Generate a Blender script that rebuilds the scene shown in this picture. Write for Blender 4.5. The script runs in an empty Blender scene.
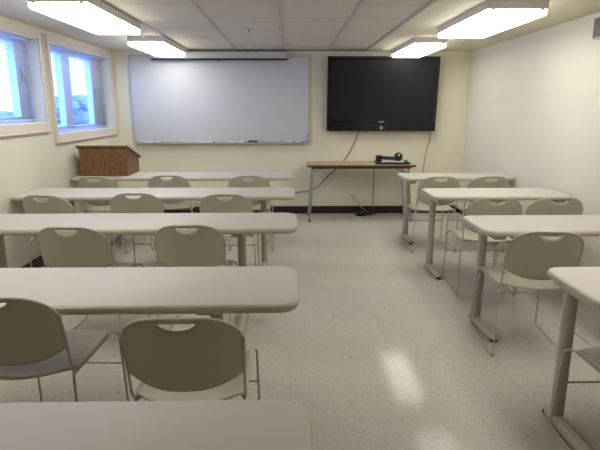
import bpy, bmesh, math, random
from mathutils import Vector, Matrix
random.seed(4)
C = bpy.context.scene.collection
sc = bpy.context.scene

# ---------------------------------------------------------------- camera
F_PX = 510.0
cam_d = bpy.data.cameras.new('camera')
cam_d.sensor_width = 36.0
cam_d.lens = F_PX / 600 * 36.0
cam_d.clip_start = 0.05
cam = bpy.data.objects.new('camera', cam_d)
C.objects.link(cam)
pitch = math.atan(117 / F_PX)
yaw = math.atan(11 / F_PX * math.cos(pitch))
cam.location = (0, 0, 1.45)
cam.rotation_euler = (math.pi / 2 - pitch, 0, -yaw)
sc.camera = cam

# ---------------------------------------------------------------- world, exposure
w = bpy.data.worlds.new('overcast_sky')
sc.world = w
w.use_nodes = True
wn = w.node_tree.nodes
bg = wn['Background']
bg.inputs[0].default_value = (0.20, 0.40, 1.0, 1)
bg.inputs[1].default_value = 6.4
LAMP = 8.5
sc.view_settings.view_transform = 'Standard'
sc.view_settings.look = 'None'
sc.view_settings.exposure = 0.31
sc.view_settings.gamma = 1.0
sc.view_settings.use_curve_mapping = False


# ---------------------------------------------------------------- materials
def mat(name, col, rough=0.5, metal=0.0, spec=0.5, emit=None, estr=0.0, noise=None, bump=None):
    m = bpy.data.materials.new(name)
    m.use_nodes = True
    nt = m.node_tree
    b = nt.nodes['Principled BSDF']
    b.inputs['Base Color'].default_value = (*col, 1)
    b.inputs['Roughness'].default_value = rough
    b.inputs['Metallic'].default_value = metal
    b.inputs['Specular IOR Level'].default_value = spec
    if emit:
        b.inputs['Emission Color'].default_value = (*emit, 1)
        b.inputs['Emission Strength'].default_value = estr
    if noise or bump:
        tc = nt.nodes.new('ShaderNodeTexCoord')
    if noise:                                   # (scale, other colour, amount)
        n = nt.nodes.new('ShaderNodeTexNoise')
        n.inputs['Scale'].default_value = noise[0]
        n.inputs['Detail'].default_value = 4
        nt.links.new(tc.outputs['Object'], n.inputs['Vector'])
        r = nt.nodes.new('ShaderNodeValToRGB')
        r.color_ramp.elements[0].position = 0.5 - noise[2]
        r.color_ramp.elements[1].position = 0.5 + noise[2]
        r.color_ramp.elements[0].color = (*noise[1], 1)
        r.color_ramp.elements[1].color = (*col, 1)
        nt.links.new(n.outputs['Fac'], r.inputs['Fac'])
        nt.links.new(r.outputs['Color'], b.inputs['Base Color'])
    if bump:                                    # (scale, strength, distance)
        n2 = nt.nodes.new('ShaderNodeTexNoise')
        n2.inputs['Scale'].default_value = bump[0]
        nt.links.new(tc.outputs['Object'], n2.inputs['Vector'])
        bp = nt.nodes.new('ShaderNodeBump')
        bp.inputs['Strength'].default_value = bump[1]
        bp.inputs['Distance'].default_value = bump[2]
        nt.links.new(n2.outputs['Fac'], bp.inputs['Height'])
        nt.links.new(bp.outputs['Normal'], b.inputs['Normal'])
    return m


M = {}
M['cream'] = mat('cream_wall_paint', (0.76, 0.715, 0.565), 0.7, noise=(1.2, (0.74, 0.695, 0.545), 0.2), bump=(60, 0.08, 0.002))
M['white_wall'] = mat('pale_wall_paint', (0.69, 0.665, 0.585), 0.5, noise=(0.9, (0.67, 0.645, 0.56), 0.2), bump=(55, 0.08, 0.002))
M['soffit'] = mat('soffit_paint', (0.68, 0.64, 0.52), 0.75, bump=(50, 0.1, 0.002))
M['tile'] = mat('acoustic_tile', (0.66, 0.635, 0.59), 0.9, noise=(160, (0.52, 0.50, 0.46), 0.12), bump=(180, 0.25, 0.002))
M['tbar'] = mat('grid_metal', (0.46, 0.44, 0.42), 0.5)
M['tbar2'] = mat('tile_joint', (0.55, 0.53, 0.49), 0.8)
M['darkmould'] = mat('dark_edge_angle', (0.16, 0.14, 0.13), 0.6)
M['base'] = mat('dark_vinyl_base', (0.022, 0.010, 0.012), 0.35)
M['trim'] = mat('window_casing_paint', (0.66, 0.60, 0.57), 0.45)
M['pvc'] = mat('white_window_frame', (0.75, 0.77, 0.80), 0.35)
M['slat'] = mat('blind_slat', (0.80, 0.82, 0.86), 0.4)
M['top'] = mat('table_laminate', (0.545, 0.502, 0.475), 0.5, spec=0.3, noise=(300, (0.52, 0.475, 0.46), 0.1))
M['edge'] = mat('table_edge_vinyl', (0.47, 0.43, 0.34), 0.4)
M['tmetal'] = mat('beige_table_metal', (0.44, 0.41, 0.33), 0.35)
M['plastic'] = mat('beige_chair_plastic', (0.48, 0.45, 0.355), 0.42, bump=(400, 0.12, 0.001))
M['wire'] = mat('beige_coated_rod', (0.47, 0.44, 0.36), 0.3)
M['chrome'] = mat('chromed_tube', (0.55, 0.56, 0.60), 0.25, metal=0.9)
M['black'] = mat('black_plastic', (0.010, 0.010, 0.012), 0.3)
M['gloss'] = mat('gloss_black', (0.006, 0.006, 0.008), 0.12)
M['screen'] = mat('dark_glass_screen', (0.012, 0.0115, 0.018), 0.2, spec=0.32, noise=(1.6, (0.011, 0.010, 0.014), 0.3))
M['alu'] = mat('aluminium', (0.50, 0.49, 0.47), 0.35, metal=0.6)
M['board'] = mat('whiteboard_enamel', (0.55, 0.555, 0.575), 0.42, spec=0.22, noise=(1.5, (0.525, 0.53, 0.55), 0.3))
M['case'] = mat('screen_case_paint', (0.50, 0.49, 0.47), 0.5)
M['housing'] = mat('fixture_white_steel', (0.60, 0.57, 0.56), 0.4)
M['lens'] = mat('glowing_diffuser', (0.9, 0.9, 0.9), 0.5, emit=(1.0, 0.962, 0.845), estr=LAMP)
M['paper'] = mat('pale_plastic', (0.60, 0.60, 0.66), 0.5)
M['oakfold'] = mat('folding_table_laminate', (0.42, 0.31, 0.18), 0.35, noise=(9, (0.38, 0.275, 0.155), 0.15))
M['brownedge'] = mat('brown_edge', (0.09, 0.045, 0.025), 0.4)
M['cable'] = mat('grey_cable', (0.10, 0.095, 0.09), 0.5)
M['cable2'] = mat('beige_cable', (0.40, 0.36, 0.28), 0.5)
M['red'] = mat('red_marker', (0.35, 0.04, 0.04), 0.4)
M['blue'] = mat('blue_marker', (0.06, 0.08, 0.35), 0.4)
M['snow'] = mat('snow', (0.80, 0.83, 0.90), 0.8, noise=(0.8, (0.66, 0.70, 0.82), 0.2))
M['bush'] = mat('frosted_evergreen', (0.16, 0.22, 0.30), 0.8, noise=(9, (0.36, 0.42, 0.55), 0.15))


def floor_mat():
    m = mat('speckled_vinyl_tile', (0.5, 0.5, 0.5), 0.11, spec=0.075)
    nt = m.node_tree
    b = nt.nodes['Principled BSDF']
    tc = nt.nodes.new('ShaderNodeTexCoord')
    n = nt.nodes.new('ShaderNodeTexNoise'); n.inputs['Scale'].default_value = 55; n.inputs['Detail'].default_value = 3
    n2 = nt.nodes.new('ShaderNodeTexNoise'); n2.inputs['Scale'].default_value = 34; n2.inputs['Detail'].default_value = 2
    for q in (n, n2):
        nt.links.new(tc.outputs['Object'], q.inputs['Vector'])
    r = nt.nodes.new('ShaderNodeValToRGB')
    e = r.color_ramp.elements
    e[0].position = 0.30; e[0].color = (0.49, 0.475, 0.43, 1)
    e[1].position = 0.66; e[1].color = (0.57, 0.555, 0.515, 1)
    k = e.new(0.5); k.color = (0.52, 0.505, 0.46, 1)
    nt.links.new(n.outputs['Fac'], r.inputs['Fac'])
    r2 = nt.nodes.new('ShaderNodeValToRGB')
    r2.color_ramp.elements[0].position = 0.66; r2.color_ramp.elements[0].color = (0, 0, 0, 1)
    r2.color_ramp.elements[1].position = 0.70; r2.color_ramp.elements[1].color = (1, 1, 1, 1)
    nt.links.new(n2.outputs['Fac'], r2.inputs['Fac'])
    mx = nt.nodes.new('ShaderNodeMix'); mx.data_type = 'RGBA'
    mx.inputs[7].default_value = (0.43, 0.395, 0.34, 1)
    nt.links.new(r2.outputs['Color'], mx.inputs[0])
    nt.links.new(r.outputs['Color'], mx.inputs[6])
    # 12 inch tile joints
    br = nt.nodes.new('ShaderNodeTexBrick')
    br.offset = 0.0
    br.inputs['Scale'].default_value = 1.0
    br.inputs['Brick Width'].default_value = 0.305
    br.inputs['Row Height'].default_value = 0.305
    br.inputs['Mortar Size'].default_value = 0.0016
    br.inputs['Color1'].default_value = (1, 1, 1, 1)
    br.inputs['Color2'].default_value = (0.955, 0.955, 0.95, 1)
    br.inputs['Mortar'].default_value = (0.84, 0.83, 0.81, 1)
    nt.links.new(tc.outputs['Object'], br.inputs['Vector'])
    ml = nt.nodes.new('ShaderNodeMix'); ml.data_type = 'RGBA'; ml.blend_type = 'MULTIPLY'
    ml.inputs[0].default_value = 1
    nt.links.new(mx.outputs[2], ml.inputs[6]); nt.links.new(br.outputs['Color'], ml.inputs[7])
    nt.links.new(ml.outputs[2], b.inputs['Base Color'])
    n3 = nt.nodes.new('ShaderNodeTexNoise'); n3.inputs['Scale'].default_value = 5
    nt.links.new(tc.outputs['Object'], n3.inputs['Vector'])
    bp = nt.nodes.new('ShaderNodeBump'); bp.inputs['Strength'].default_value = 0.02; bp.inputs['Distance'].default_value = 0.01
    nt.links.new(n3.outputs['Fac'], bp.inputs['Height'])
    nt.links.new(bp.outputs['Normal'], b.inputs['Normal'])
    return m


def wood_mat():
    m = mat('stained_oak_veneer', (0.2, 0.1, 0.05), 0.4)
    nt = m.node_tree
    b = nt.nodes['Principled BSDF']
    tc = nt.nodes.new('ShaderNodeTexCoord')
    mp = nt.nodes.new('ShaderNodeMapping'); mp.inputs['Scale'].default_value = (30, 30, 4)
    n = nt.nodes.new('ShaderNodeTexNoise'); n.inputs['Scale'].default_value = 3.2; n.inputs['Detail'].default_value = 6; n.inputs['Distortion'].default_value = 0.6
    r = nt.nodes.new('ShaderNodeValToRGB')
    e = r.color_ramp.elements
    e[0].position = 0.36; e[0].color = (0.11, 0.046, 0.02, 1)
    e[1].position = 0.64; e[1].color = (0.26, 0.125, 0.05, 1)
    nt.links.new(tc.outputs['Object'], mp.inputs[0]); nt.links.new(mp.outputs[0], n.inputs['Vector'])
    nt.links.new(n.outputs['Fac'], r.inputs['Fac']); nt.links.new(r.outputs['Color'], b.inputs['Base Color'])
    return m


def glass_mat():
    m = bpy.data.materials.new('window_glass')
    m.use_nodes = True
    nt = m.node_tree
    nt.nodes.clear()
    o = nt.nodes.new('ShaderNodeOutputMaterial')
    t = nt.nodes.new('ShaderNodeBsdfTransparent'); t.inputs[0].default_value = (0.93, 0.96, 0.97, 1)
    g = nt.nodes.new('ShaderNodeBsdfGlossy'); g.inputs['Roughness'].default_value = 0.02
    mx = nt.nodes.new('ShaderNodeMixShader')
    mx.inputs[0].default_value = 0.07
    nt.links.new(t.outputs[0], mx.inputs[1]); nt.links.new(g.outputs[0], mx.inputs[2])
    nt.links.new(mx.outputs[0], o.inputs[0])
    return m


def slat_mat():
    m = mat('blind_slat_vinyl', (0.78, 0.82, 0.90), 0.45)
    nt = m.node_tree
    b = nt.nodes['Principled BSDF']
    tr = nt.nodes.new('ShaderNodeBsdfTranslucent'); tr.inputs[0].default_value = (0.75, 0.82, 0.95, 1)
    mx = nt.nodes.new('ShaderNodeMixShader'); mx.inputs[0].default_value = 0.6
    out = nt.nodes['Material Output']
    nt.links.new(b.outputs[0], mx.inputs[1]); nt.links.new(tr.outputs[0], mx.inputs[2]); nt.links.new(mx.outputs[0], out.inputs[0])
    return m


M['floor'] = floor_mat()
M['wood'] = wood_mat()
M['glass'] = glass_mat()
M['slat'] = slat_mat()


# ---------------------------------------------------------------- mesh helpers
def box(bm, x0, x1, y0, y1, z0, z1, mi=0):
    vs = [bm.verts.new(p) for p in ((x0, y0, z0), (x1, y0, z0), (x1, y1, z0), (x0, y1, z0),
                                    (x0, y0, z1), (x1, y0, z1), (x1, y1, z1), (x0, y1, z1))]
    for f in ((3, 2, 1, 0), (4, 5, 6, 7), (0, 1, 5, 4), (1, 2, 6, 5), (2, 3, 7, 6), (3, 0, 4, 7)):
        bm.faces.new([vs[i] for i in f]).material_index = mi
    return vs


def bevel(bm, w, seg=2):
    es = [e for e in bm.edges if e.is_manifold and e.calc_face_angle(0) > 0.6]
    bmesh.ops.bevel(bm, geom=es, offset=w, segments=seg, profile=0.5, affect='EDGES', clamp_overlap=True)


def BX(x0, x1, y0, y1, z0, z1, bv=0.0):
    bm = bmesh.new()
    box(bm, x0, x1, y0, y1, z0, z1)
    if bv:
        bevel(bm, bv)
    return bm


def tube(bm, pts, r, seg=10, r2=None, flat=1.0):
    """swept round rod through the points; r may be a list"""
    pts = [Vector(p) for p in pts]
    n = len(pts)
    rr = r if isinstance(r, (list, tuple)) else [r] * n
    rings = []
    up = None
    for i, p in enumerate(pts):
        a = pts[max(i - 1, 0)]; b = pts[min(i + 1, n - 1)]
        t = (b - a).normalized()
        if up is None:
            up = Vector((0, 0, 1)) if abs(t.z) < 0.9 else Vector((1, 0, 0))
        s = t.cross(up)
        if s.length < 1e-5:
            s = t.orthogonal()
        s.normalize()
        up = s.cross(t).normalized()
        rings.append([bm.verts.new(p + rr[i] * (math.cos(q) * s + flat * math.sin(q) * up))
                      for q in (2 * math.pi * k / seg for k in range(seg))])
    for i in range(n - 1):
        for k in range(seg):
            bm.faces.new((rings[i][k], rings[i][(k + 1) % seg], rings[i + 1][(k + 1) % seg], rings[i + 1][k]))
    bm.faces.new(rings[0][::-1]); bm.faces.new(rings[-1])


def TUBE(pts, r, seg=10, flat=1.0):
    bm = bmesh.new(); tube(bm, pts, r, seg, flat=flat); return bm


def fillet(pts, rad, n=5):
    """round the corners of a polyline"""
    pts = [Vector(p) for p in pts]
    out = [pts[0]]
    for i in range(1, len(pts) - 1):
        a, b, c = pts[i - 1], pts[i], pts[i + 1]
        r = min(rad, (a - b).length * 0.45, (c - b).length * 0.45)
        p0 = b + (a - b).normalized() * r; p1 = b + (c - b).normalized() * r
        for k in range(n + 1):
            t = k / n
            out.append((1 - t) ** 2 * p0 + 2 * t * (1 - t) * b + t * t * p1)
    out.append(pts[-1])
    return out


def smooth(pts, n=6):
    """Catmull-Rom"""
    P = [Vector(p) for p in pts]
    P = [P[0] * 2 - P[1]] + P + [P[-1] * 2 - P[-2]]
    out = []
    for i in range(1, len(P) - 2):
        for k in range(n):
            t = k / n
            out.append(0.5 * ((2 * P[i]) + (P[i + 1] - P[i - 1]) * t + (2 * P[i - 1] - 5 * P[i] + 4 * P[i + 1] - P[i + 2]) * t * t
                              + (-P[i - 1] + 3 * P[i] - 3 * P[i + 1] + P[i + 2]) * t ** 3))
    out.append(P[-2])
    return out


def rrect(x0, x1, y0, y1, r, n=7):
    o = []
    for cx, cy, a in ((x1 - r, y1 - r, 0), (x0 + r, y1 - r, 90), (x0 + r, y0 + r, 180), (x1 - r, y0 + r, 270)):
        for k in range(n + 1):
            q = math.radians(a + 90 * k / n)
            o.append((cx + r * math.cos(q), cy + r * math.sin(q)))
    return o


def loft(bm, rings, cap=True):
    vr = [[bm.verts.new(p) for p in ring] for ring in rings]
    for i in range(len(vr) - 1):
        n = len(vr[i])
        for k in range(n):
            bm.faces.new((vr[i][k], vr[i][(k + 1) % n], vr[i + 1][(k + 1) % n], vr[i + 1][k]))
    if cap:
        bm.faces.new(vr[0][::-1]); bm.faces.new(vr[-1])


def obj(name, bm, m, parent=None, sm=True, ang=35):
    bmesh.ops.recalc_face_normals(bm, faces=bm.faces)
    me = bpy.data.meshes.new(name)
    bm.to_mesh(me); bm.free()
    for q in (m if isinstance(m, (list, tuple)) else [m]):
        me.materials.append(q)
    if sm:
        for p in me.polygons:
            p.use_smooth = True
        me.set_sharp_from_angle(angle=math.radians(ang))
    o = bpy.data.objects.new(name, me)
    C.objects.link(o)
    if parent:
        o.parent = parent
    return o


def tag(o, label, cat, group=None):
    o['label'] = label; o['category'] = cat
    if group:
        o['group'] = group
    return o


def thing(name, label, cat, loc=(0, 0, 0), rz=0.0, group=None):
    o = bpy.data.objects.new(name, None)
    o.empty_display_size = 0.1
    C.objects.link(o)
    o.location = loc; o.rotation_euler = (0, 0, rz)
    return tag(o, label, cat, group)


def struct(name, bm, m, parent=None, sm=False):
    o = obj(name, bm, m, parent, sm)
    if not parent:
        o['kind'] = 'structure'
    return o


def dup(root, loc, rz, label, group=None, slide=None):
    r = root.copy(); C.objects.link(r); r.location = loc; r.rotation_euler = (0, 0, rz)
    r['label'] = label
    if group:
        r['group'] = group
    for ch in list(root.children):
        c = ch.copy(); C.objects.link(c); c.parent = r
        for g in list(ch.children):
            d = g.copy(); C.objects.link(d); d.parent = c
    return r


# ---------------------------------------------------------------- room shell
XL, XR, YF, YB, HC = -2.33, 2.42, 7.055, -1.6, 2.18
T = 0.22
struct('floor', BX(XL - T, XR + T, YB - T, YF + T, -0.1, 0), M['floor'])
struct('wall_front', BX(XL - T, XR + T, YF, YF + T, 0, HC + 0.15), M['cream'])
struct('wall_right', BX(XR, XR + T, YB, YF, 0, HC + 0.15), M['white_wall'])
struct('wall_back', BX(XL - T, XR + T, YB - T, YB, 0, HC + 0.15), M['cream'])
struct('ceiling', BX(XL - T, XR + T, YB - T, YF + T, HC + 0.012, HC + 0.12), M['tile'])
# plain painted strips either side of the tile field
TX0, TX1 = -1.32, 1.03
struct('trim_1', BX(XL, TX0, YB, YF, HC, HC + 0.011), M['soffit'])
struct('trim_2', BX(TX1, XR, YB, YF, HC, HC + 0.011), M['soffit'])
bm = bmesh.new()
for x in (-0.69, -0.07, 0.52):
    box(bm, x - 0.012, x + 0.012, YB, YF - 0.03, HC + 0.005, HC + 0.0125)
for x, s in ((TX0, 1), (TX1, -1)):
    box(bm, min(x, x + s * 0.022), max(x, x + s * 0.022), YB, YF - 0.03, HC + 0.004, HC + 0.0125)
struct('trim_3', bm, M['tbar'])
bm = bmesh.new()
k = 1
while YF - 0.61 * k > YB:
    y = YF - 0.61 * k
    box(bm, TX0 + 0.022, TX1 - 0.022, y - 0.003, y + 0.003, HC + 0.0105, HC + 0.0125)
    k += 1
struct('trim_4', bm, M['tbar2'])
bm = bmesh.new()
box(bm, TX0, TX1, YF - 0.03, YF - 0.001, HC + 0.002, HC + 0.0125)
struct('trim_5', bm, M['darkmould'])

# left wall with two window openings (y0, y1, z0, z1)
W1 = (3.30, 5.035, 1.31, 2.08)
W2 = (5.25, 6.965, 1.19, 2.08)
bm = bmesh.new()
ys = [YB, W1[0], W1[1], W2[0], W2[1], YF]
top = HC + 0.15
box(bm, XL - T, XL, ys[0], ys[1], 0, top)
box(bm, XL - T, XL, ys[1], ys[2], 0, W1[2]); box(bm, XL - T, XL, ys[1], ys[2], W1[3], top)
box(bm, XL - T, XL, ys[2], ys[3], 0, top)
box(bm, XL - T, XL, ys[3], ys[4], 0, W2[2]); box(bm, XL - T, XL, ys[3], ys[4], W2[3], top)
box(bm, XL - T, XL, ys[4], ys[5], 0, top)
struct('wall_left', bm, M['white_wall'])

# dark vinyl baseboards
struct('baseboard_front', BX(XL + 0.012, XR - 0.012, YF - 0.012, YF, 0, 0.105, 0.003), M['base'])
struct('baseboard_right', BX(XR - 0.012, XR, YB, YF, 0, 0.105, 0.003), M['base'])
struct('baseboard_left', BX(XL, XL + 0.012, YB, YF, 0, 0.105, 0.003), M['base'])


def window(n, W, panes, blind_label):
    y0, y1, z0, z1 = W
    root = bpy.data.objects.new('window_%d' % n, None)
    C.objects.link(root); root['kind'] = 'structure'
    xo = XL - 0.17
    # flat casing on the wall face
    cw, cb = 0.056, 0.075
    bm = bmesh.new()
    box(bm, XL, XL + 0.018, y0 - cw, y0, z0 - cb, z1 + cw); box(bm, XL, XL + 0.018, y1, y1 + cw, z0 - cb, z1 + cw)
    box(bm, XL, XL + 0.018, y0, y1, z1, z1 + cw); box(bm, XL, XL + 0.018, y0, y1, z0 - cb, z0)
    # thin outer bead
    box(bm, XL, XL + 0.028, y0 - cw - 0.008, y0 - cw, z0 - cb - 0.008, z1 + cw)
    box(bm, XL, XL + 0.028, y1 + cw, y1 + cw + 0.008, z0 - cb - 0.008, z1 + cw)
    box(bm, XL, XL + 0.028, y0 - cw, y1 + cw, z0 - cb - 0.008, z0 - cb)
    obj('casing', bm, M['trim'], root, sm=False)
    # liner boards of the recess
    bm = bmesh.new()
    box(bm, xo, XL, y0, y0 + 0.012, z0 + 0.012, z1 - 0.012); box(bm, xo, XL, y1 - 0.012, y1, z0 + 0.012, z1 - 0.012)
    box(bm, xo, XL, y0, y1, z1 - 0.012, z1); box(bm, xo, XL, y0, y1, z0, z0 + 0.012)
    obj('window_jamb', bm, M['pvc'], root, sm=False)
    # frame with two sashes
    a, b = z0 + 0.012, z1 - 0.012
    edges = [y0 + 0.012] + [v for p in panes for v in p] + [y1 - 0.012]
    bm = bmesh.new()
    x0, x1 = xo - 0.04, xo + 0.03
    for i in range(0, len(edges), 2):
        box(bm, x0, x1, edges[i], edges[i + 1], a, b)
    for p in panes:
        box(bm, x0, x1, p[0], p[1], a, a + 0.05); box(bm, x0, x1, p[0], p[1], b - 0.05, b)
    obj('window_frame', bm, M['pvc'], root, sm=False)
    for p in panes:
        obj('pane', BX(xo - 0.012, xo - 0.006, p[0], p[1], a + 0.05, b - 0.05), M['glass'], root, sm=False)
    bm = bmesh.new()
    yl = panes[-1][1] + 0.06
    box(bm, xo + 0.03, xo + 0.045, yl, yl + 0.022, z0 + 0.38, z0 + 0.50)
    tube(bm, [(xo + 0.045, yl + 0.011, z0 + 0.44), (xo + 0.062, yl + 0.011, z0 + 0.43), (xo + 0.066, yl + 0.011, z0 + 0.35)], 0.007)
    obj('latch', bm, M['case'], root)
    # open mini blind hanging in the recess
    bl = thing('window_blind', blind_label, 'blind', (XL - 0.085, (y0 + y1) / 2, z1 - 0.012), 0, 'mini blinds in the window recesses')
    hw = (y1 - y0) / 2 - 0.022
    obj('headrail', BX(-0.014, 0.014, -hw, hw, -0.027, -0.001, 0.003), M['slat'], bl)
    bm = bmesh.new()
    H = z1 - z0 - 0.035
    k = 0
    z = -0.04
    while z > -H + 0.025:
        tilt = 0.0
        r = [[(x, yy, z + tilt * x / 0.0125 + 0.0012 * (1 - (x / 0.0125) ** 2)) for x in (-0.0125, 0, 0.0125)] for yy in (-hw, hw)]
        v = [[bm.verts.new(p) for p in row] for row in r]
        for j in (0, 1):
            bm.faces.new((v[0][j], v[0][j + 1], v[1][j + 1], v[1][j]))
        z -= 0.0205
        k += 1
    sl = obj('slats', bm, M['slat'], bl)
    so = sl.modifiers.new('thick', 'SOLIDIFY'); so.thickness = 0.0008
    for q in (-0.8, -0.27, 0.27, 0.8):
        bm = bmesh.new()
        tube(bm, [(-0.0135, q * hw, -0.025), (-0.0135, q * hw, -H + 0.01), (0.0135, q * hw, -H + 0.01), (0.0135, q * hw, -0.025)], 0.0008, 5)
        obj('ladder_cord', bm, M['slat'], bl)
    obj('bottom_rail', BX(-0.012, 0.012, -hw, hw, -H, -H + 0.014, 0.003), M['slat'], bl)
    bm = bmesh.new(); tube(bm, [(0.021, -hw + 0.1, -0.02), (0.022, -hw + 0.1, -0.5)], 0.0035, 6)
    obj('tilt_wand', bm, M['slat'], bl)
    return root


window(1, W1, [(3.36, 3.95), (4.15, 4.87)], 'open white mini blind in the shorter window nearer the camera, cut by the left edge')
window(2, W2, [(5.36, 5.84), (6.05, 6.67)], 'open white mini blind in the taller far window next to the whiteboard wall')

# outside: snowy bank and frosted bushes
bm = bmesh.new()
nx, ny = 14, 30
gr = [[bm.verts.new((XL - T - 0.02 - 14 * i / nx, -6 + 34 * j / ny,
                     0.85 + 0.25 * min(1, i / 3) + (0.06 * math.sin(i * 1.3 + j) + 0.05 * math.sin(j * 1.9)) * min(1, i / 2)))
       for j in range(ny + 1)] for i in range(nx + 1)]
for i in range(nx):
    for j in range(ny):
        bm.faces.new((gr[i][j], gr[i + 1][j], gr[i + 1][j + 1], gr[i][j + 1]))
ext = bmesh.ops.extrude_face_region(bm, geom=bm.faces[:])
for v in ext['geom']:
    if isinstance(v, bmesh.types.BMVert):
        v.co.z -= 0.6
g = struct('ground', bm, M['snow'], sm=True)


def bush(x, y, s, h, label, grp=None):
    bm = bmesh.new()
    for q in range(9):
        a = random.uniform(0, 6.28); d = random.uniform(0, 0.55) * s
        zc = random.uniform(0.2, 0.75) * h
        m = Matrix.Translation((d * math.cos(a), d * math.sin(a), zc)) @ Matrix.Diagonal((s * 0.42, s * 0.42, h * 0.3, 1))
        g = bmesh.ops.create_icosphere(bm, subdivisions=3, radius=1.0, matrix=m)
        for v in g['verts']:
            c = Vector((d * math.cos(a), d * math.sin(a), zc))
            v.co = c + (v.co - c) * random.uniform(0.78, 1.18)
    for q in range(5):
        a = q * 1.26
        tube(bm, [(0, 0, -0.12), (0.2 * s * math.cos(a), 0.2 * s * math.sin(a), h * 0.35)], [0.03, 0.012], 6)
    o = obj('snowy_bush', bm, M['bush'])
    o.location = (x, y, 1.1)
    tag(o, label, 'bush', grp)


bush(-5.6, 12.6, 1.0, 0.62, 'snowy bush outside the far window, low behind its right pane', None)
bush(-4.5, 8.1, 0.7, 0.30, 'snowy bush outside the nearer window, low in its glass', None)
bush(-6.2, 10.6, 0.8, 0.42, 'small snowy bush outside the far window, low behind its left pane', None)


# ---------------------------------------------------------------- ceiling lights
def fixture(x0, x1, y0, y1, label):
    cx, cy = (x0 + x1) / 2, (y0 + y1) / 2
    hx, hy = (x1 - x0) / 2, (y1 - y0) / 2
    t = thing('ceiling_light', label, 'ceiling light', (cx, cy, HC), 0, 'surface mounted fluorescent fixtures')
    bm = bmesh.new()
    box(bm, -hx, hx, -hy, hy, -0.056, -0.0005); bevel(bm, 0.003)
    obj('housing', bm, M['housing'], t, sm=False)
    i = 0.004
    bm = bmesh.new()
    loft(bm, [[(px, py, z) for px, py in rrect(-hx + i + e, hx - i - e, -hy + i + e, hy - i - e, 0.006, 3)] for e, z in ((0, -0.0565), (0, -0.090), (0.008, -0.098))])
    obj('diffuser', bm, M['lens'], t, sm=False)
    for sx in (-1, 1):
        for sy in (-1, 1):
            cxx, cyy = sx * (hx - 0.04), sy * (hy + 0.002)
            obj('latch', BX(cxx - 0.012, cxx + 0.012, min(cyy, cyy - sy * .004), max(cyy, cyy - sy * .004), -0.066, -0.045), M['housing'], t, sm=False)
    return t


fixture(-1.70, -1.31, 3.59, 4.82, 'long glowing ceiling light above the windows, the nearer one on the left')
fixture(-1.675, -1.305, 5.62, 6.80, 'glowing ceiling light at the far left, in front of the projection screen case')
fixture(1.385, 1.815, 3.77, 5.00, 'long glowing ceiling light at the right, the nearer one beside the right wall')
fixture(1.335, 1.69, 5.70, 6.93, 'glowing ceiling light just above the upper right corner of the television')
# two unseen lights added just above the picture to brighten the nearest tables
fixture(-1.70, -1.31, 1.50, 2.73, 'added ceiling light continuing the left row, brightens the nearest left tables, out of the picture')
fixture(1.385, 1.815, 1.50, 2.73, 'added ceiling light continuing the right row, brightens the nearest right table, out of the picture')


def sprinkler(x, y, label):
    t = thing('sprinkler', label, 'sprinkler', (x, y, HC + (0.012 if TX0 < x < TX1 else 0)), 0, 'ceiling sprinklers')
    bm = bmesh.new()
    loft(bm, [[(r * math.cos(a), r * math.sin(a), z) for a in [k * math.pi / 8 for k in range(16)]] for r, z in ((0.034, -0.0005), (0.034, -0.004), (0.024, -0.01))])
    obj('escutcheon', bm, M['case'], t)
    bm = bmesh.new()
    tube(bm, [(0, 0, -0.01), (0, 0, -0.032)], 0.009)
    tube(bm, [(-0.008, 0, -0.03), (-0.013, 0, -0.045), (0, 0, -0.062)], 0.003, 6)
    tube(bm, [(0.008, 0, -0.03), (0.013, 0, -0.045), (0, 0, -0.062)], 0.003, 6)
    loft(bm, [[(r * math.cos(a), r * math.sin(a), z) for a in [k * math.pi / 8 for k in range(16)]] for r, z in ((0.017, -0.060), (0.017, -0.064))])
    obj('sprinkler_head', bm, M['alu'], t)


sprinkler(-0.38, 5.2, 'small sprinkler head in the ceiling tiles before the whiteboard')
sprinkler(1.87, 5.75, 'small sprinkler head in the plain ceiling between the two right lights')

bm = bmesh.new()
tube(bm, [(-1.50, 4.83, HC - 0.012), (-1.50, 5.63, HC - 0.012)], 0.010, 8)
tag(obj('conduit', bm, M['soffit']), 'thin painted conduit on the ceiling joining the two left lights', 'conduit')

# small grey device high on the right wall
t = thing('wall_speaker', 'small grey box high on the right wall at the picture edge', 'speaker', (XR, 4.09, 2.05))
obj('body', BX(-0.055, -0.001, -0.06, 0.06, -0.08, 0.08, 0.008), M['case'], t)
obj('grille', BX(-0.060, -0.0545, -0.05, 0.05, -0.07, 0.07, 0.003), M['cable'], t)

# ---------------------------------------------------------------- whiteboard, projection screen
t = thing('whiteboard', 'large wall-mounted whiteboard with thin aluminium frame', 'whiteboard', (0, YF, 0))
WX0, WX1, WZ0, WZ1 = -2.10, 0.285, 0.985, 2.125
obj('writing_surface', BX(WX0 + .015, WX1 - .015, -0.016, -0.001, WZ0 + .015, WZ1 - .015), M['board'], t, sm=False)
bm = bmesh.new()
for a in ((WX0, WX0 + .018, WZ0, WZ1), (WX1 - .018, WX1, WZ0, WZ1), (WX0 + .018, WX1 - .018, WZ1 - .018, WZ1), (WX0 + .018, WX1 - .018, WZ0, WZ0 + .018)):
    box(bm, a[0], a[1], -0.024, -0.0005, a[2], a[3])
obj('frame', bm, M['alu'], t, sm=False)
bm = bmesh.new()
box(bm, WX0 + .03, WX1 - .03, -0.085, -0.0245, WZ0 - .004, WZ0 + .004)
box(bm, WX0 + .03, WX1 - .03, -0.088, -0.085, WZ0 - .004, WZ0 + .014)
obj('pen_tray', bm, M['alu'], t, sm=False)
bm = bmesh.new()     # tiny blue ink squiggle at the lower right
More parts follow.
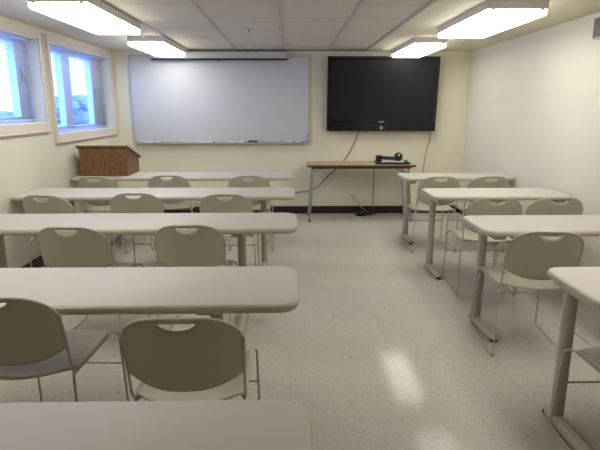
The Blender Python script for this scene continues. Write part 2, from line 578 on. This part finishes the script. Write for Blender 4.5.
import_pts = [(0.235, 1.10), (0.25, 1.115), (0.262, 1.10), (0.247, 1.085), (0.236, 1.07), (0.25, 1.055), (0.262, 1.07), (0.25, 1.085), (0.235, 1.10)]
tube(bm, smooth([(x, -0.0172, z) for x, z in import_pts], 4), 0.002, 5, flat=1)
obj('ink_mark', bm, M['blue'], t)
obj('maker_plate', BX(0.222, 0.262, -0.0185, -0.0162, 1.012, 1.026), M['black'], t, sm=False)

TZ = WZ0 + 0.004
t = thing('whiteboard_eraser', 'black felt eraser on the whiteboard tray', 'eraser', (-0.49, YF - 0.055, TZ))
obj('felt', BX(-0.062, 0.062, -0.022, 0.022, 0.0003, 0.018, 0.003), M['cable'], t)
obj('handle', BX(-0.062, 0.062, -0.023, 0.023, 0.0181, 0.032, 0.004), M['black'], t)


def marker(x, m, label, body=None, rz=0.05):
    t = thing('marker', label, 'marker', (x, YF - 0.055, TZ), rz, 'markers on the whiteboard tray')
    bm = bmesh.new(); tube(bm, [(-0.06, 0, 0.0095), (0.025, 0, 0.0095)], 0.009, 12)
    obj('barrel', bm, body or M['pvc'], t)
    bm = bmesh.new(); tube(bm, [(0.0251, 0, 0.0095), (0.062, 0, 0.0095), (0.068, 0, 0.0095)], [0.0093, 0.009, 0.006], 12)
    obj('cap', bm, m, t)


marker(-1.86, M['blue'], 'leftmost blue-capped marker on the whiteboard tray')
marker(-1.76, M['black'], 'black-capped marker near the left end of the whiteboard tray', rz=-0.08)
marker(-1.16, M['paper'], 'all-white marker on the middle of the whiteboard tray')
marker(-1.06, M['red'], 'red-capped marker on the middle of the whiteboard tray', rz=0.1)
marker(-0.74, M['blue'], 'blue-capped marker just left of the black eraser')
marker(-0.64, M['black'], 'dark marker touching distance from the eraser', rz=-0.04)
marker(0.02, M['red'], 'red-capped marker at the right end of the whiteboard tray', rz=-0.06)
marker(0.14, M['black'], 'rightmost black-capped marker on the whiteboard tray')

t = thing('projection_screen', 'retracted pull-down projection screen above the whiteboard, black bottom bar', 'projection screen', (0, 6.975, 0))
bm = bmesh.new()
tube(bm, [(-1.77, 0, 2.136), (-0.02, 0, 2.136)], 0.036, 14)
obj('case', bm, M['case'], t)
for xx in (-1.782, -0.019):
    obj('end_bracket', BX(xx, xx + 0.0115, -0.04, 0.05, 2.095, HC), M['case'], t, sm=False)
obj('screen_fabric', BX(-1.75, -0.04, -0.034, -0.032, 2.07, 2.13), M['case'], t, sm=False)
bm = bmesh.new(); tube(bm, [(-1.78, -0.033, 2.066), (-0.015, -0.033, 2.066)], 0.0115, 10)
bar = obj('bottom_bar', bm, M['black'], t)
bm = bmesh.new()
tube(bm, fillet([(-0.915, -0.033, 2.056), (-0.93, -0.033, 2.036), (-0.88, -0.033, 2.036), (-0.895, -0.033, 2.056)], 0.01), 0.003, 6)
obj('pull_handle', bm, M['black'], bar)

# ---------------------------------------------------------------- television (tilted down a little on its bracket)
t = thing('television', 'large black flat-screen television hung on the cream front wall', 'television', (1.232, 6.965, 1.15))
t.rotation_euler = (math.radians(4.5), 0, 0)
TW, TH = 0.728, 0.955
bm = bmesh.new()
box(bm, -TW, TW, -0.02, 0.055, 0, TH)
bevel(bm, 0.006)
obj('cabinet', bm, M['black'], t)
bm = bmesh.new()
b0 = 0.035
for a in ((-TW, -TW + b0 + .01, .105, TH), (TW - b0 - .01, TW, .105, TH), (-TW + b0 + .01, TW - b0 - .01, TH - 0.045, TH), (-TW + b0 + .01, TW - b0 - .01, .105, .14)):
    box(bm, a[0], a[1], -0.034, -0.0202, a[2], a[3])
obj('bezel', bm, M['gloss'], t, sm=False)
obj('screen', BX(-TW + b0 + .0105, TW - b0 - .0105, -0.026, -0.0202, .1405, TH - .0455), M['screen'], t, sm=False)
bm = bmesh.new(); box(bm, -TW, TW, -0.040, -0.0202, 0.002, 0.098); bevel(bm, 0.008)
obj('speaker_bar', bm, M['gloss'], t)
bm = bmesh.new()
tor = [(0.018 * math.cos(a), -0.043, 0.045 + 0.018 * math.sin(a)) for a in [k * math.pi / 12 for k in range(25)]]
tube(bm, tor, 0.005, 8)
box(bm, -0.006, 0.006, -0.044, -0.041, 0.039, 0.051)
obj('power_dial', bm, M['alu'], t)
obj('maker_badge', BX(-0.034, 0.034, -0.0365, -0.0342, 0.117, 0.128), M['alu'], t, sm=False)
obj('wall_bracket', BX(-0.3, 0.3, 0.0552, 0.075, 0.25, 0.6), M['black'], t, sm=False)


# ---------------------------------------------------------------- seminar tables
def table(x0, x1, y0, y1, posts, label, grp, floor_z=0):
    """posts: x positions (world); y0 is the edge on the users' side"""
    t = thing('seminar_table', label, 'table', ((x0 + x1) / 2, (y0 + y1) / 2, 0), 0, grp)
    hx, hy = (x1 - x0) / 2, (y1 - y0) / 2
    bm = bmesh.new()
    prof = [(0.006, 0.698), (0.001, 0.703), (0, 0.713), (0.001, 0.723), (0.006, 0.7285)]
    loft(bm, [[(px, py, z) for px, py in rrect(-hx + i, hx - i, -hy + i, hy - i, 0.085 - i)] for i, z in prof])
    ed = obj('edge_band', bm, M['edge'], t, ang=60)
    bm = bmesh.new()
    loft(bm, [[(px, py, z) for px, py in rrect(-hx + i, hx - i, -hy + i, hy - i, 0.085 - i)] for i, z in ((0.010, 0.7287), (0.010, 0.7300), (0.012, 0.7306))])
    obj('tabletop', bm, M['top'], t)
    yp = hy - 0.13
    for wx in posts:
        px = wx - (x0 + x1) / 2
        bm = bmesh.new()
        tube(bm, [(px, yp, 0.045), (px, yp, 0.66)], 0.030, 18, flat=1.0)
        leg = obj('leg', bm, M['tmetal'], t)
        bm = bmesh.new()
        box(bm, px - 0.035, px + 0.035, -hy + 0.08, hy - 0.04, 0.66, 0.697)
        bevel(bm, 0.004)
        obj('mounting_plate', bm, M['tmetal'], leg)
        bm = bmesh.new()       # foot: low domed bar
        ya, yb_ = -hy + 0.035, hy - 0.045
        rings = []
        for yy, s in ((ya, 0.45), (ya + 0.02, 0.8), (ya + 0.07, 1), (yp, 1.12), (yb_ - 0.03, 0.95), (yb_, 0.5)):
            h = 0.030 * s + 0.012
            rings.append([(px + 0.030 * s * math.cos(a), yy, 0.016 + h * max(0, math.sin(a)) * 0.8) for a in [math.pi * k / 10 for k in range(11)]])
        loft(bm, rings)
        ft = obj('foot', bm, M['tmetal'], t)
        for yy in (ya + 0.010, yb_ - 0.008):
            bm = bmesh.new(); tube(bm, [(px, yy, 0.0005), (px, yy, 0.012), (px, yy, 0.0185)], [0.023, 0.023, 0.013], 12)
            g = obj('glide', bm, M['black'], ft)
            g['label'] = 'black floor glide'
    if len(posts) == 2:
        a, b = [p - (x0 + x1) / 2 for p in posts]
        bm = bmesh.new(); box(bm, a + 0.036, b - 0.036, yp - 0.02, yp + 0.02, 0.655, 0.696)
        obj('support_beam', bm, M['tmetal'], t, sm=False)
    return t


LG = 'long tables of the left block'
RG = 'short tables of the right block'
LX0, LX1 = -2.295, 0.05
LP = (-1.98, -0.33)
table(-2.325, LX1, 5.38, 5.91, (-1.98, -0.26), 'long white table in the left block farthest back, carrying the wooden lectern', LG)
table(-2.325, LX1, 4.20, 4.72, (-1.98, -0.235), 'long white table in the left block, second from the whiteboard', LG)
table(LX0, LX1, 3.03, 3.54, LP, 'long white table in the left block, middle of the five rows', LG)
table(LX0, 0.035, 1.79, 2.29, LP, 'long white table in the left block, in front of the two nearest chairs', LG)
table(LX0, LX1, 0.66, 1.17, LP, 'long white table cut by the bottom edge, nearest the camera', LG)
RX0, RX1 = 1.17, 2.385
RP = (1.295, 2.25)
table(1.215, 2.405, 5.32, 5.78, (1.325, 2.27), 'short white table of the right block beside the folding table, farthest back', RG)
table(1.20, RX1, 4.15, 4.64, (1.295, 2.315), 'short white table of the right block, second from the front wall', RG)
table(RX0, RX1, 2.93, 3.42, RP, 'short white table of the right block, third from the front wall', RG)
table(RX0, RX1, 1.76, 2.25, (1.255, 2.25), 'short white table of the right block nearest the camera, cut by the right edge', RG)


# ---------------------------------------------------------------- chairs
def make_chair():
    t = thing('stacking_chair', '', 'chair')
    HW, VT, VB = 0.203, 0.802, 0.507

    def surf(u, v):
        return Vector((u, -0.115 + (VT - v) * 0.27 + 0.055 * (abs(u) / 0.2) ** 2.1, v))

    def vtop(u):
        q = max(0.0, (abs(u) - 0.045) / (HW - 0.045))
        return VT - 0.006 * (u / HW) ** 2 - 0.112 * (1 - (max(0.0, 1 - q ** 2.35)) ** 0.5)

    def vbot(u):
        return VB + 0.056 * (abs(u) / HW) ** 2.7

    def halfw(v):           # slight waist towards the bottom
        return 1.0 - 0.03 * max(0, (0.66 - v) / 0.14)
    us = [-1 + 2 * i / 44 for i in range(45)]
    us = [math.sin(a * math.pi / 2) for a in us]
    SL = 0.062
    cols = sorted(set([round(a * HW, 5) for a in us] + [-SL, SL]))
    NR = 12
    bm = bmesh.new()
    grid = []
    for u in cols:
        top, bot = vtop(u), vbot(u)
        top = max(top, bot + 0.02)
        d = 0.027 * max(0.0, 1 - (u / SL) ** 2) ** 0.55 if abs(u) < SL else 0.0
        s1 = min(0.014, (top - bot) * 0.15)
        vs = [top, top - s1, top - s1 - max(d, 0.0015)]
        for k in range(1, NR + 1):
            vs.append(vs[2] + (bot - vs[2]) * k / NR)
        grid.append([bm.verts.new(surf(u * halfw(v), v)) for v in vs])
    for i in range(len(cols) - 1):
        mid = (cols[i] + cols[i + 1]) / 2
        for j in range(NR + 2):
            if j == 1 and abs(mid) < SL:
                continue
            bm.faces.new((grid[i][j], grid[i + 1][j], grid[i + 1][j + 1], grid[i][j + 1]))
    bmesh.ops.remove_doubles(bm, verts=bm.verts, dist=0.00005)
    back = obj('backrest', bm, M['plastic'], t, ang=50)
    so = back.modifiers.new('thick', 'SOLIDIFY'); so.thickness = 0.007; so.offset = 0
    # rolled rim along the outline
    P = []
    for u in cols:
        P.append(surf(u * halfw(vtop(u)), max(vtop(u), vbot(u) + 0.02)))
    vside = max(vtop(HW), vbot(HW) + 0.02)
    lo = [surf(HW * halfw(v), v) for v in [vside - (vside - 0.59) * k / 5 for k in range(1, 6)]]
    lol = [surf(-HW * halfw(v), v) for v in [vside - (vside - 0.59) * k / 5 for k in range(1, 6)]][::-1]
    bm = bmesh.new(); tube(bm, lol + P + lo, 0.0065, 8)
    obj('rim', bm, M['plastic'], back)
    # seat shell
    bm = bmesh.new()
    NX, NY = 18, 16
    gs = []
    for i in range(NX + 1):
        a = -1 + 2 * i / NX
        row = []
        for j in range(NY + 1):
            b = j / NY
            # outline: rounded rectangle, rear edge bowed out
            wx = 0.202 - 0.035 * max(0, (0.14 - b) / 0.14) ** 2 - 0.030 * max(0, (b - 0.86) / 0.14) ** 2
            x = a * wx
            rear = -0.042 + 0.070 * abs(a) ** 2.2
            front = 0.475 - 0.030 * abs(a) ** 3
            y = rear + (front - rear) * b
            z = 0.447 - 0.014 * (1 - a * a) * math.sin(math.pi * min(1, b * 1.1)) - 0.028 * max(0, (b - 0.80) / 0.2) ** 2 + 0.012 * max(0, (0.2 - b) / 0.2) ** 2
            row.append(bm.verts.new((x, y, z)))
        gs.append(row)
    for i in range(NX):
        for j in range(NY):
            bm.faces.new((gs[i][j], gs[i + 1][j], gs[i + 1][j + 1], gs[i][j + 1]))
    seat = obj('seat', bm, M['plastic'], t, ang=60)
    so = seat.modifiers.new('thick', 'SOLIDIFY'); so.thickness = 0.009; so.offset = -1
    # rod frames: upright, seat rail, front leg, floor runner, rear leg in one bent rod per side
    for s in (-1, 1):
        up = surf(s * (HW * 0.985 + 0.004), 0.70)
        um = surf(s * (HW * 0.96 + 0.006), 0.58)
        X = 0.207 * s
        pts = [up + Vector((0, -0.004, 0)), um, (X * 0.97, 0.025, 0.462), (X * 0.96, 0.05, 0.430), (X * 0.96, 0.445, 0.425), (X * 1.02, 0.485, 0.40), (X * 1.06, 0.515, 0.0065),
               (X * 1.06, -0.005, 0.0065), (X * 1.05, 0.000, 0.40), (X * 0.98, 0.025, 0.428), (X * 0.90, 0.07, 0.424)]
        bm = bmesh.new(); tube(bm, fillet(pts, 0.035, 4), 0.0058, 8)
        obj('side_frame', bm, M['wire'], t)
        bm = bmesh.new()
        box(bm, up.x - 0.005, up.x + 0.005, up.y - 0.008, up.y + 0.004, 0.694, 0.708); bevel(bm, 0.003)
        obj('frame_cap', bm, M['wire'], t)
    bm = bmesh.new(); tube(bm, [(-0.207 * 1.035, 0.498, 0.235), (0.207 * 1.035, 0.498, 0.235)], 0.005, 8)
    obj('crossbar', bm, M['wire'], t)
    for y in (0.10, 0.40):
        obj('seat_support', TUBE([(-0.199, y, 0.4245), (0.199, y, 0.4245)], 0.005, 8), M['wire'], t)
    return t


CG = {'L': 'chairs at the left tables', 'R': 'chairs at the right tables'}
chairs = [
    # x, y of rear seat edge, turn, block, label
    (-1.05, 1.81, -2, 'L', 'beige stacking chair in the lower left corner, cut by the picture edge'),
    (-0.36, 1.615, 0, 'L', 'beige stacking chair nearest the camera, fully seen in the lower left'),
    (-1.245, 2.90, -3, 'L', 'beige chair at the middle left table, the one nearer the windows'),
    (-0.585, 2.93, 0, 'L', 'beige chair at the middle left table, the one nearer the aisle'),
    (-1.875, 3.97, -8, 'L', 'beige chair at the second left table, against the window wall'),
    (-1.215, 4.05, 0, 'L', 'beige chair at the second left table, between its two neighbours'),
    (-0.50, 3.99, 0, 'L', 'beige chair at the second left table, nearest the aisle'),
    (-1.88, 5.05, -6, 'L', 'beige chair in the farthest left row, right in front of the wooden lectern'),
    (-1.21, 5.14, 0, 'L', 'beige chair in the farthest left row, just right of the lectern'),
    (-0.40, 5.08, 0, 'L', 'beige chair in the farthest left row, nearest the aisle'),
    (1.475, 4.99, 0, 'R', 'beige chair in the farthest right row, by the aisle'),
    (1.965, 4.99, 0, 'R', 'beige chair in the farthest right row, toward the right wall'),
    (1.545, 3.78, -4, 'R', 'beige chair in the second right row, by the aisle'),
    (2.01, 3.78, -4, 'R', 'beige chair in the second right row, toward the right wall'),
    (1.42, 2.735, -5, 'R', 'beige chair at the third right table, fully seen behind the nearest right table'),
    (2.10, 2.70, 0, 'R', 'beige chair beside the right wall, only its legs seen at the picture edge'),
    (1.43, 1.575, 0, 'R', 'beige chair at the nearest right table, only seat corner and rods seen'),
]
proto = None
for i, (x, y, a, blk, lab) in enumerate(chairs):
    rz = math.radians(a)
    if proto is None:
        proto = make_chair()
        proto.location = (x, y, 0); proto.rotation_euler = (0, 0, rz); proto['label'] = lab; proto['group'] = CG[blk]
    else:
        dup(proto, (x, y, 0), rz, lab, CG[blk])

# ---------------------------------------------------------------- lectern on the far left table
t = thing('lectern', 'brown wooden tabletop lectern with a sloping top on the far left table', 'lectern', (-2.0, 5.55, 0.7308), 0)
LW, LD = 0.255, 0.42
for s in (-1, 1):
    bm = bmesh.new()
    x0, x1 = (s * LW, s * (LW - 0.018)) if s < 0 else (s * (LW - 0.018), s * LW)
    vs = [bm.verts.new((x, y, z)) for x in (x0, x1) for y, z in ((0.018, 0.0005), (LD, 0.0005), (LD, 0.165), (0.018, 0.295))]
    for f in ((0, 1, 2, 3), (7, 6, 5, 4), (0, 4, 5, 1), (1, 5, 6, 2), (2, 6, 7, 3), (3, 7, 4, 0)):
        bm.faces.new([vs[k] for k in f])
    obj('side_panel', bm, M['wood'], t, sm=False)
obj('front_panel', BX(-LW, LW, -0.0, 0.0178, 0.0005, 0.298), M['wood'], t, sm=False)
obj('bottom_board', BX(-LW + 0.0185, LW - 0.0185, 0.0185, LD, 0.001, 0.019), M['wood'], t, sm=False)
bm = bmesh.new()
sl = (0.165 - 0.295) / (LD - 0.018)
ya, yb_ = -0.022, LD + 0.03
zf = lambda y: 0.302 + sl * (y - 0.0)
vs = [bm.verts.new((x, y, zf(y) + dz)) for x in (-LW - 0.022, LW + 0.022) for y, dz in ((ya, 0.0), (yb_, 0.0), (yb_, 0.020), (ya, 0.020))]
for f in ((0, 1, 2, 3), (7, 6, 5, 4), (0, 4, 5, 1), (1, 5, 6, 2), (2, 6, 7, 3), (3, 7, 4, 0)):
    bm.faces.new([vs[k] for k in f])
bevel(bm, 0.004)
obj('sloping_top', bm, M['wood'], t, sm=False)

# ---------------------------------------------------------------- folding table under the television
t = thing('folding_table', 'brown folding table with chrome legs under the television', 'table', (0.925, 6.73, 0), 0)
hx, hy = 0.70, 0.25
bm = bmesh.new()
loft(bm, [[(px, py, z) for px, py in rrect(-hx + i, hx - i, -hy + i, hy - i, 0.03 - i)] for i, z in ((0.001, 0.7135), (0, 0.716), (0, 0.736), (0.001, 0.7385))])
obj('edge_band', bm, M['brownedge'], t)
bm = bmesh.new()
loft(bm, [[(px, py, z) for px, py in rrect(-hx + i, hx - i, -hy + i, hy - i, 0.028)] for i, z in ((0.003, 0.7387), (0.003, 0.7405))])
obj('tabletop', bm, M['oakfold'], t)
obj('apron', BX(-hx + 0.06, hx - 0.06, -hy + 0.04, hy - 0.04, 0.690, 0.7133), M['brownedge'], t, sm=False)
for sx in (-1, 1):
    for sy in (-1, 1):
        xa = sx * (hx - 0.09); xb = sx * (hx - 0.035)
        bm = bmesh.new()
        tube(bm, [(xa, sy * (hy - 0.06), 0.689), (xb, sy * (hy - 0.025), 0.03)], [0.0135, 0.0115], 12)
        lg = obj('leg', bm, M['chrome'], t)
        bm = bmesh.new(); tube(bm, [(xb, sy * (hy - 0.025), 0.0005), (xb, sy * (hy - 0.025), 0.03)], [0.017, 0.013], 12)
        obj('foot_cap', bm, M['cable'], lg)
    bm = bmesh.new()
    tube(bm, [(sx * (hx - 0.085), -hy + 0.07, 0.62), (sx * (hx - 0.085), hy - 0.07, 0.62)], 0.009, 10)
    tube(bm, [(sx * (hx - 0.083), 0, 0.612), (sx * (hx - 0.27), 0, 0.689)], 0.006, 8)
    obj('leg_brace', bm, M['chrome'], t)

# ---------------------------------------------------------------- black device on the folding table
TZ2 = 0.7407
t = thing('document_camera', 'black folded document camera lying on the right end of the folding table', 'document camera', (1.345, 6.66, TZ2), math.radians(-4))
bm = bmesh.new(); box(bm, -0.215, 0.215, -0.12, 0.12, 0.0005, 0.026); bevel(bm, 0.006)
obj('base', bm, M['black'], t)
bm = bmesh.new(); box(bm, -0.15, 0.14, -0.105, 0.09, 0.0262, 0.040); bevel(bm, 0.004)
pl = obj('stage_plate', bm, M['paper'], t); pl['label'] = 'pale grey stage plate'
bm = bmesh.new(); box(bm, -0.212, -0.135, -0.05, 0.06, 0.0262, 0.108); bevel(bm, 0.012)
obj('arm_hinge', bm, M['black'], t)
bm = bmesh.new(); tube(bm, smooth([(-0.15, 0.02, 0.078), (-0.06, 0.01, 0.072), (0.02, -0.01, 0.070), (0.06, -0.02, 0.075)], 5), 0.022, 12)
obj('arm', bm, M['black'], t)
bm = bmesh.new()
rings = []
for r, y in ((0.036, 0.03), (0.052, 0.015), (0.056, -0.02), (0.054, -0.05), (0.040, -0.062)):
    rings.append([(0.075 + r * math.cos(a), y, 0.092 + r * 1.05 * math.sin(a)) for a in [k * math.pi / 12 for k in range(24)]])
loft(bm, rings)
hd = obj('camera_head', bm, M['black'], t)
bm = bmesh.new()
loft(bm, [[(0.075 + r * math.cos(a), y, 0.116 + r * math.sin(a)) for a in [k * math.pi / 10 for k in range(20)]] for r, y in ((0.015, -0.0615), (0.013, -0.067))])
ln = obj('lens_ring', bm, M['paper'], hd); ln['label'] = 'pale disc on the camera head'
bm = bmesh.new(); box(bm, 0.145, 0.19, -0.09, 0.05, 0.0262, 0.046); bevel(bm, 0.004)
obj('control_panel', bm, M['cable'], t)

# ---------------------------------------------------------------- cables and floor clutter
def cable(pts, r, m, label, n=6):
    bm = bmesh.new(); tube(bm, smooth(pts, n), r, 8)
    tag(obj('cable', bm, m), label, 'cable', 'loose cables at the front wall')


yw = YF - 0.014
cable([(0.945, yw, 1.15), (0.93, yw, 1.08), (0.83, yw, 0.86), (0.72, yw, 0.70), (0.55, yw, 0.54), (0.38, yw, 0.37), (0.22, yw, 0.315), (0.02, yw, 0.30), (-0.12, yw, 0.31)],
      0.006, M['cable'], 'dark cable running from the television down the wall to the left, behind the folding table')
cable([(1.935, yw, 1.15), (1.93, yw, 1.02), (1.885, yw, 0.85), (1.86, yw, 0.6), (1.845, yw, 0.35), (1.80, yw - 0.004, 0.14)],
      0.0045, M['cable'], 'thin dark cable hanging straight down from the right end of the television')
cable([(1.19, 6.72, TZ2 + 0.008), (1.17, 6.85, TZ2 + 0.007), (1.165, 6.975, TZ2 + 0.006), (1.165, 7.0, TZ2 - 0.04), (1.172, 7.01, 0.45), (1.172, 7.01, 0.25), (1.172, 7.01, 0.06), (1.18, 6.99, 0.007), (1.21, 6.96, 0.0065)],
      0.005, M['cable'], 'dark cable dropping from the document camera behind the folding table')
cable([(0.86, 7.0, 0.28), (0.89, 7.01, 0.235), (0.95, 7.01, 0.17), (1.03, 7.02, 0.07), (1.12, 7.02, 0.016), (1.19, 6.90, 0.0065)],
      0.006, M['cable2'], 'beige cable rising in a curve from the black pile on the floor')
t = thing('power_adapter', 'black power adapter with a tangle of cord on the floor by the baseboard', 'power adapter', (1.0, 6.88, 0))
bm = bmesh.new(); box(bm, -0.075, 0.045, -0.035, 0.035, 0.0005, 0.04); bevel(bm, 0.006)
obj('body', bm, M['black'], t)
bm = bmesh.new()
pts = []
for k in range(40):
    a = k * 0.7
    pts.append((0.03 + (0.11 + 0.03 * math.sin(k * 1.7)) * math.cos(a), 0.0 + (0.06 + 0.015 * math.cos(k * 2.3)) * math.sin(a), 0.007 + 0.0012 * k + 0.004 * abs(math.sin(k))))
tube(bm, smooth(pts, 3), 0.005, 6)
obj('coiled_cord', bm, M['black'], t)
